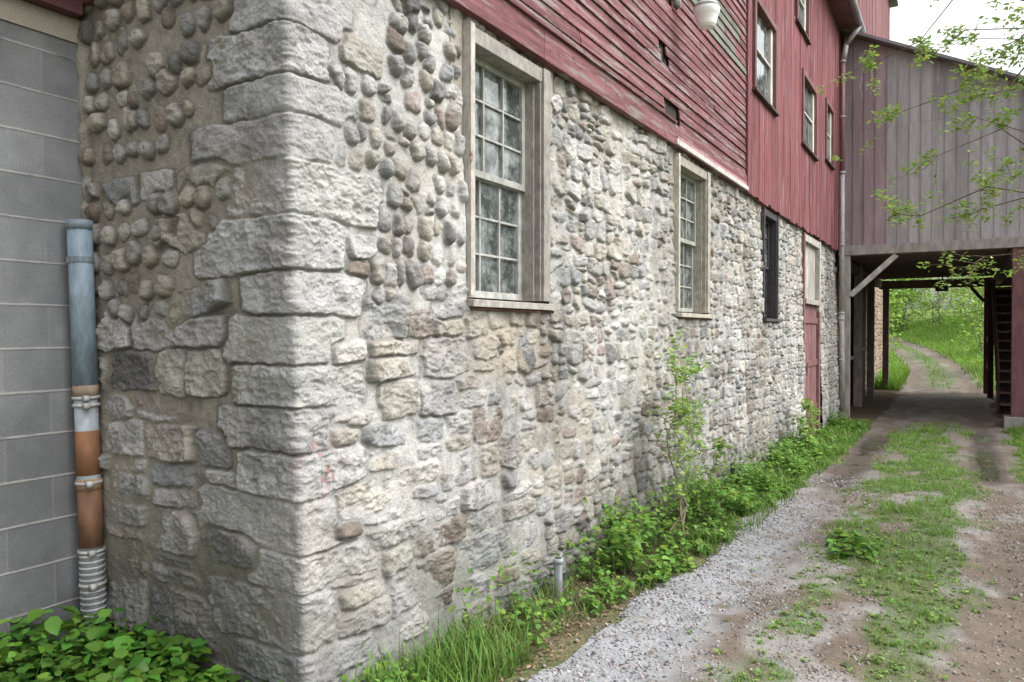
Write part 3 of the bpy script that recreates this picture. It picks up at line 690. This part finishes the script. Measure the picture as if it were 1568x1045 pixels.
acc=Acc();grass(acc,x,y,rng.uniform(.018,.062,len(x))*(.5+1.3*cl)*(1+.5*ss(3,8,y)),.0032*(1+y/7),(.17,.32,.06));acc.build('grass',M_leaf)
acc=Acc();n=9000;x=rng.uniform(.1,.95,n);y=rng.uniform(.1,15.5,n);sel=(rng.random(n)<ss(.42,.57,fbm(x*3,y*1.5,931,3)))&(x<.5+.4*ss(0,5,y))
grass(acc,x[sel],y[sel],rng.uniform(.06,.2,sel.sum()),.006*(1+y[sel]/8),(.14,.27,.05),up=.7)
n=900;x=rng.uniform(.15,.62,n);y=rng.uniform(.15,1.1,n);grass(acc,x,y,rng.uniform(.10,.28,n),np.full(n,.009),(.13,.26,.045),up=.6)
acc.build('wall_grass',M_leaf)
acc=Acc();n=4200;x=rng.uniform(1.1,2.9,n);y=.2+12*rng.random(n)**1.4;sel=rng.random(n)<gcen(x,y)*.75+.03
p=np.stack([x[sel],y[sel]],1);weeds(acc,p,rng.uniform(.012,.045,len(p)),.024,9,(.18,.31,.075))
p=np.stack([rng.uniform(1.6,1.95,60),rng.uniform(4.2,5.0,60)],1);weeds(acc,p,rng.uniform(.03,.09,60),.07,6,(.12,.25,.04))
acc.build('low_weeds',M_leaf)
acc=Acc()
n=70000;x=rng.uniform(-9,11,n);y=rng.uniform(28,75,n);lt=np.abs(x-xc(y));sel=(lt>1.0+.3*rng.random(n))|((lt<.33)&(rng.random(n)<.6))
x,y=x[sel],y[sel];grass(acc,x,y,rng.uniform(.1,.42,len(x))*np.where(np.abs(x-xc(y))<.5,.35,1),np.full(len(x),.035),(.20,.37,.055))
n=14000;x=rng.uniform(3.4,8,n);y=rng.uniform(3,16.8,n);grass(acc,x,y,rng.uniform(.06,.22,n),np.full(n,.012),(.16,.31,.05))
n=1800;x=rng.uniform(-.1,.7,n);y=rng.uniform(27,33,n);grass(acc,x,y,rng.uniform(.2,.6,n),np.full(n,.03),(.18,.36,.05))
acc.build('verge_grass',M_leaf)
PT=np.array([(1,0,0),(.3,.9,0),(-.8,.6,0),(-.9,-.5,0),(.3,-.95,0),(.1,0,.6),(0,.1,-.5)],float)
PF=np.array([(0,1,5),(1,2,5),(2,3,5),(3,4,5),(4,0,5),(1,0,6),(2,1,6),(3,2,6),(4,3,6),(0,4,6)])
n=60000;x=rng.uniform(.45,3.4,n);y=-.2+9*rng.random(n)**1.5;pr=edge(x,y)*(1-gcen(x,y))*(.16+.6*ss(.45,.68,fbm(x*4,y*3,951,3)))
pr=np.maximum(pr,.85*ss(1.35,1.0,x)*edge(x,y)*ss(8,5.5,y));sel=rng.random(n)<pr;x,y=x[sel],y[sel];n=len(x)
s=rng.gamma(2.2,.0028,n)+.003;s=np.minimum(s,.018)*(1+.04*y)
a=rng.uniform(0,6.28,n);bl=ss(1.7,1.1,x)[:,None]
pc=(np.array((.235,.222,.21))*(1-bl)+np.array((.26,.265,.277))*bl)*rng.uniform(.4,1.5,n)[:,None]*np.stack([rng.uniform(.95,1.14,n),np.ones(n),rng.uniform(.86,1.05,n)],1)
acc=Acc();acc.add(*inst(PT,PF,np.stack([x,y,gz(x,y)+.010],1),np.stack([np.cos(a),np.sin(a),rng.normal(0,.15,n)],1),np.stack([rng.normal(0,.2,n),rng.normal(0,.2,n),np.ones(n)],1),s,s*rng.uniform(.6,1.,n),pc))
acc.build('gravel_stones',M_pebble)
n=5200;x=rng.uniform(.5,3.4,n);y=-.2+12*rng.random(n)**1.4;s=rng.uniform(.008,.028,n)
acc=Acc();acc.add(*inst(LT,LF,np.stack([x,y,gz(x,y)+.020],1),rdir(n,.1),np.stack([rng.normal(0,.4,n),rng.normal(0,.4,n),np.ones(n)],1),s,s*.5,np.array((.17,.11,.07))*rng.uniform(.5,1.7,n)[:,None]))
n=2200;x=rng.uniform(.12,.7,n);y=rng.uniform(.1,3.5,n);s=rng.uniform(.012,.04,n);acc.add(*inst(LT,LF,np.stack([x,y,gz(x,y)+.012],1),rdir(n,.1),np.stack([rng.normal(0,.4,n),rng.normal(0,.4,n),np.ones(n)],1),s,s*.5,np.array((.17,.12,.08))*rng.uniform(.5,1.7,n)[:,None]))
n=260;x=rng.uniform(.6,3.4,n);y=.2+9*rng.random(n);a=rng.uniform(0,6.28,n);acc.add(*inst(GT,GF,np.stack([x,y,gz(x,y)+.022],1),np.stack([np.cos(a),np.sin(a),0*a],1),np.tile((0.,0,1),(n,1)),rng.uniform(.05,.25,n),np.full(n,.006),np.array((.13,.09,.065))*rng.uniform(.6,1.5,n)[:,None]))
acc.build('leaf_litter',M_pebble)

# ---------------------------------------------------------------- woody plants
def limb(mb,p0,p1,r0,r1,seg=6,wob=.06,sag=0,col=(.16,.12,.09),n=6):
    p0=np.array(p0,float);p1=np.array(p1,float);L=np.linalg.norm(p1-p0);pts=[p0]
    for i in range(1,seg+1):
        t=i/seg;q=p0*(1-t)+p1*t+rng.normal(0,wob*L/seg,3)*(1 if i<seg else 0)+np.array((0,0,sag*4*t*(1-t)));pts.append(q)
    for i in range(seg):
        ra=r0+(r1-r0)*i/seg;rb=r0+(r1-r0)*(i+1)/seg;mb.cyl(pts[i],pts[i+1],ra,rb,n,col,False)
    return pts
def leaves_at(acc,P,size,base,ratio=.5,droop=-.1,quad=False):
    P=np.array(P);n=len(P)
    sl=size*rng.uniform(.5,1.3,n)
    acc.add(*inst(QT if quad else LT,QF if quad else LF,P,rdir(n,droop),np.stack([rng.normal(0,.6,n),rng.normal(0,.6,n),np.ones(n)],1),sl,sl*ratio,leafcol(n,base)))
def sapling(name,base,h,lean,nb,ls,lcol,r=.012,spread=.45,nl=5):
    e=empty(name);mb=MB();acc=Acc();LP=[]
    b=np.array((base[0],base[1],float(gz(base[0],base[1]))-.05))
    for k in range(3):
        top=b+np.array((lean[0]+rng.normal(0,.06),lean[1]+(k-1)*.32+rng.normal(0,.06),h*(.8,1.0,.88)[k]))
        pts=limb(mb,b+rng.normal(0,.02,3)*np.array((1,1,0)),top,r*(1-.15*k),.003,9,.25,0,(.20,.17,.12))
        for q in range(nb):
            i=rng.integers(3,10);p=pts[i];d=np.array((rng.normal(0,.4)+.12,rng.normal(0,.8),rng.uniform(.1,.9)));d/=np.linalg.norm(d)
            L=spread*rng.uniform(.4,1)*(1.15-i/11);tp=limb(mb,p,p+d*L,.0045,.0015,5,.25,0,(.24,.2,.13),5)
            for s_ in tp[1:]:
                for _ in range(nl): LP.append(s_+rng.normal(0,.03,3))
    leaves_at(acc,LP,ls,lcol,.55,-.1);mb.build('stems',M_bark,e);acc.build('leaves',M_leaf,e)
LL=(.25,.40,.095)
sapling('sapling',(.50,3.75),1.74,(-.02,.35),12,.052,LL,.012,.5)
sapling('sapling',(.42,10.4),.85,(.0,.1),8,.07,LL,.008,.4)
sapling('sapling',(.42,4.7),.8,(.0,.1),6,.05,(.18,.33,.06),.006,.3)
e=empty('overhanging_tree');mb=MB();acc=Acc()
tb=np.array((6.8,5.6,-.3));tp=limb(mb,tb,(6.5,5.7,7.5),.22,.09,8,.12,0,(.17,.14,.11),12)
tg=[((1.85,5.48,4.15),4.4,.12),((2.0,5.56,3.65),4.0,.1),((2.0,6.14,2.78),3.3,.08),((2.35,5.24,3.15),3.6,.1),((2.6,5.98,2.72),3.1,.05),((2.62,7.12,2.3),2.7,.05),((2.6,4.85,4.0),4.5,.15),((2.7,5.5,3.7),4.3,.1),((2.8,4.7,4.4),4.8,.2),((2.7,6.6,4.3),4.8,.2),((2.6,5.2,3.45),3.8,.1),((2.9,6.2,3.2),3.6,.1),((2.3,6.0,4.3),4.7,.2),((4,8.5,5.5),5.2,.3),((9.5,5,6),4.8,.3),((8.8,7.5,5.4),4.6,.3),((6.5,2.5,6),5,.3),((6,8.8,6.5),5.6,.3),((6.6,5.6,9.2),7.3,0),((8,4,8),6.5,.2),((5,6.5,8.2),6.6,.2)]
LP=[]
for ti,(t_,z0,sag) in enumerate(tg):
    st=np.array((6.55,5.65,z0));big=ti>12
    pts=limb(mb,st,t_,.024 if not big else .05,.003,12,.4,sag,(.17,.13,.10),5)
    for i in range(4,13):
        for q in range(5):
            dm=(pts[i]-pts[i-1]);dm/=np.linalg.norm(dm)+1e-6
            d=dm*.5+rng.normal(0,.5,3)+np.array((0,0,.0));L=rng.uniform(.12,.38)*(1.8 if big else 1)
            tw=limb(mb,pts[i],pts[i]+d*L,.003,.001,4,.3,0,(.2,.16,.12),4)
            if rng.random()<.85:
                k=rng.integers(7,12)
                for s_ in tw[2:]:
                    for _ in range(k):LP.append(s_+rng.normal(0,.026,3))
leaves_at(acc,LP,.05,(.26,.40,.09),.5,.0)
mb.build('trunk_and_limbs',M_bark,e);acc.build('leaves',M_leaf,e)
def tree(mb,acc,x,y,h,r,nlv,ls,lcol,crown0=.3,sp=.35):
    b=np.array((x,y,float(gz(x,y))-.1));top=b+np.array((rng.normal(0,.06)*h,rng.normal(0,.06)*h,h))
    pts=limb(mb,b,top,r,r*.25,8,.15,0,(.20,.17,.14),6);tips=[]
    for i in range(max(1,int(8*crown0)),9):
        for q in range(4):
            a=rng.uniform(0,6.28);L=sp*h*(1.1-.75*abs(i/8-.45))*rng.uniform(.5,1)
            d=np.array((math.cos(a),math.sin(a),rng.uniform(.1,.8)))*L
            bp=limb(mb,pts[i],pts[i]+d,r*.3,r*.06,4,.25,0,(.2,.17,.14),4);tips+=bp[2:]
    tips=np.array(tips);k=rng.integers(0,len(tips),nlv)
    P=tips[k]+rng.normal(0,.055*h,(nlv,3))
    leaves_at(acc,P,ls,lcol,.7,-.05,True)
mb=MB();acc=Acc()
for i in range(60):
    y=rng.uniform(33,85);sd_=rng.choice((-1,1));x=float(xc(y))+sd_*(rng.uniform(1.9,7.)+.02*(y-30))
    tree(mb,acc,x,y,rng.uniform(3.0,7.5),.05,600,.22,(.26,.44,.075),.12,.32)
for i in range(46):
    y=rng.uniform(62,100);x=rng.uniform(-26,8);tree(mb,acc,x,y,rng.uniform(6,10),.09,900,.38,(.28,.46,.09),.08,.3)
e=empty('distant_trees');mb.build('trunks',M_bark,e);acc.build('foliage',M_leaf,e)
for (x,y,h) in((14,-2,9),(16,6,10),(15,13,9)):
    e=empty('maple_tree');mb=MB();acc=Acc();tree(mb,acc,x,y,h,.2,3000,.22,(.12,.22,.04),.3,.33);mb.build('trunk',M_bark,e);acc.build('crown',M_leaf,e)

# ---------------------------------------------------------------- light / sky / camera
w=bpy.data.worlds.new('World');S.world=w;w.use_nodes=True;nt=w.node_tree;bg=nt.nodes['Background']
sky=nt.nodes.new('ShaderNodeTexSky');sky.sky_type='NISHITA';sky.sun_disc=False;sky.sun_elevation=math.radians(52);sky.sun_rotation=math.radians(75)
sky.air_density=1.0;sky.dust_density=5;sky.ozone_density=1
hs=nt.nodes.new('ShaderNodeHueSaturation');hs.inputs['Saturation'].default_value=.16;hs.inputs['Value'].default_value=2.75
nt.links.new(sky.outputs[0],hs.inputs['Color']);nt.links.new(hs.outputs[0],bg.inputs['Color']);bg.inputs['Strength'].default_value=.15
sl=bpy.data.lights.new('sun','SUN');sl.energy=.5;sl.angle=math.radians(50);sl.color=(1,.985,.96)
so_=bpy.data.objects.new('sun',sl);S.collection.objects.link(so_)
from mathutils import Vector
az=math.radians(75);el=math.radians(52);dv=Vector((math.sin(az)*math.cos(el),math.cos(az)*math.cos(el),math.sin(el)))
so_.rotation_euler=dv.to_track_quat('Z','Y').to_euler()
cam=bpy.data.cameras.new('camera');co=bpy.data.objects.new('camera',cam);S.collection.objects.link(co);S.camera=co
cam.lens=25.94;cam.sensor_width=36;cam.clip_end=2000;cam.clip_start=.05
co.location=(2.535,-2.309,1.6);co.rotation_euler=(math.radians(90-.78),0,math.radians(31.3))
S.view_settings.view_transform='Standard';S.view_settings.look='None';S.view_settings.exposure=0
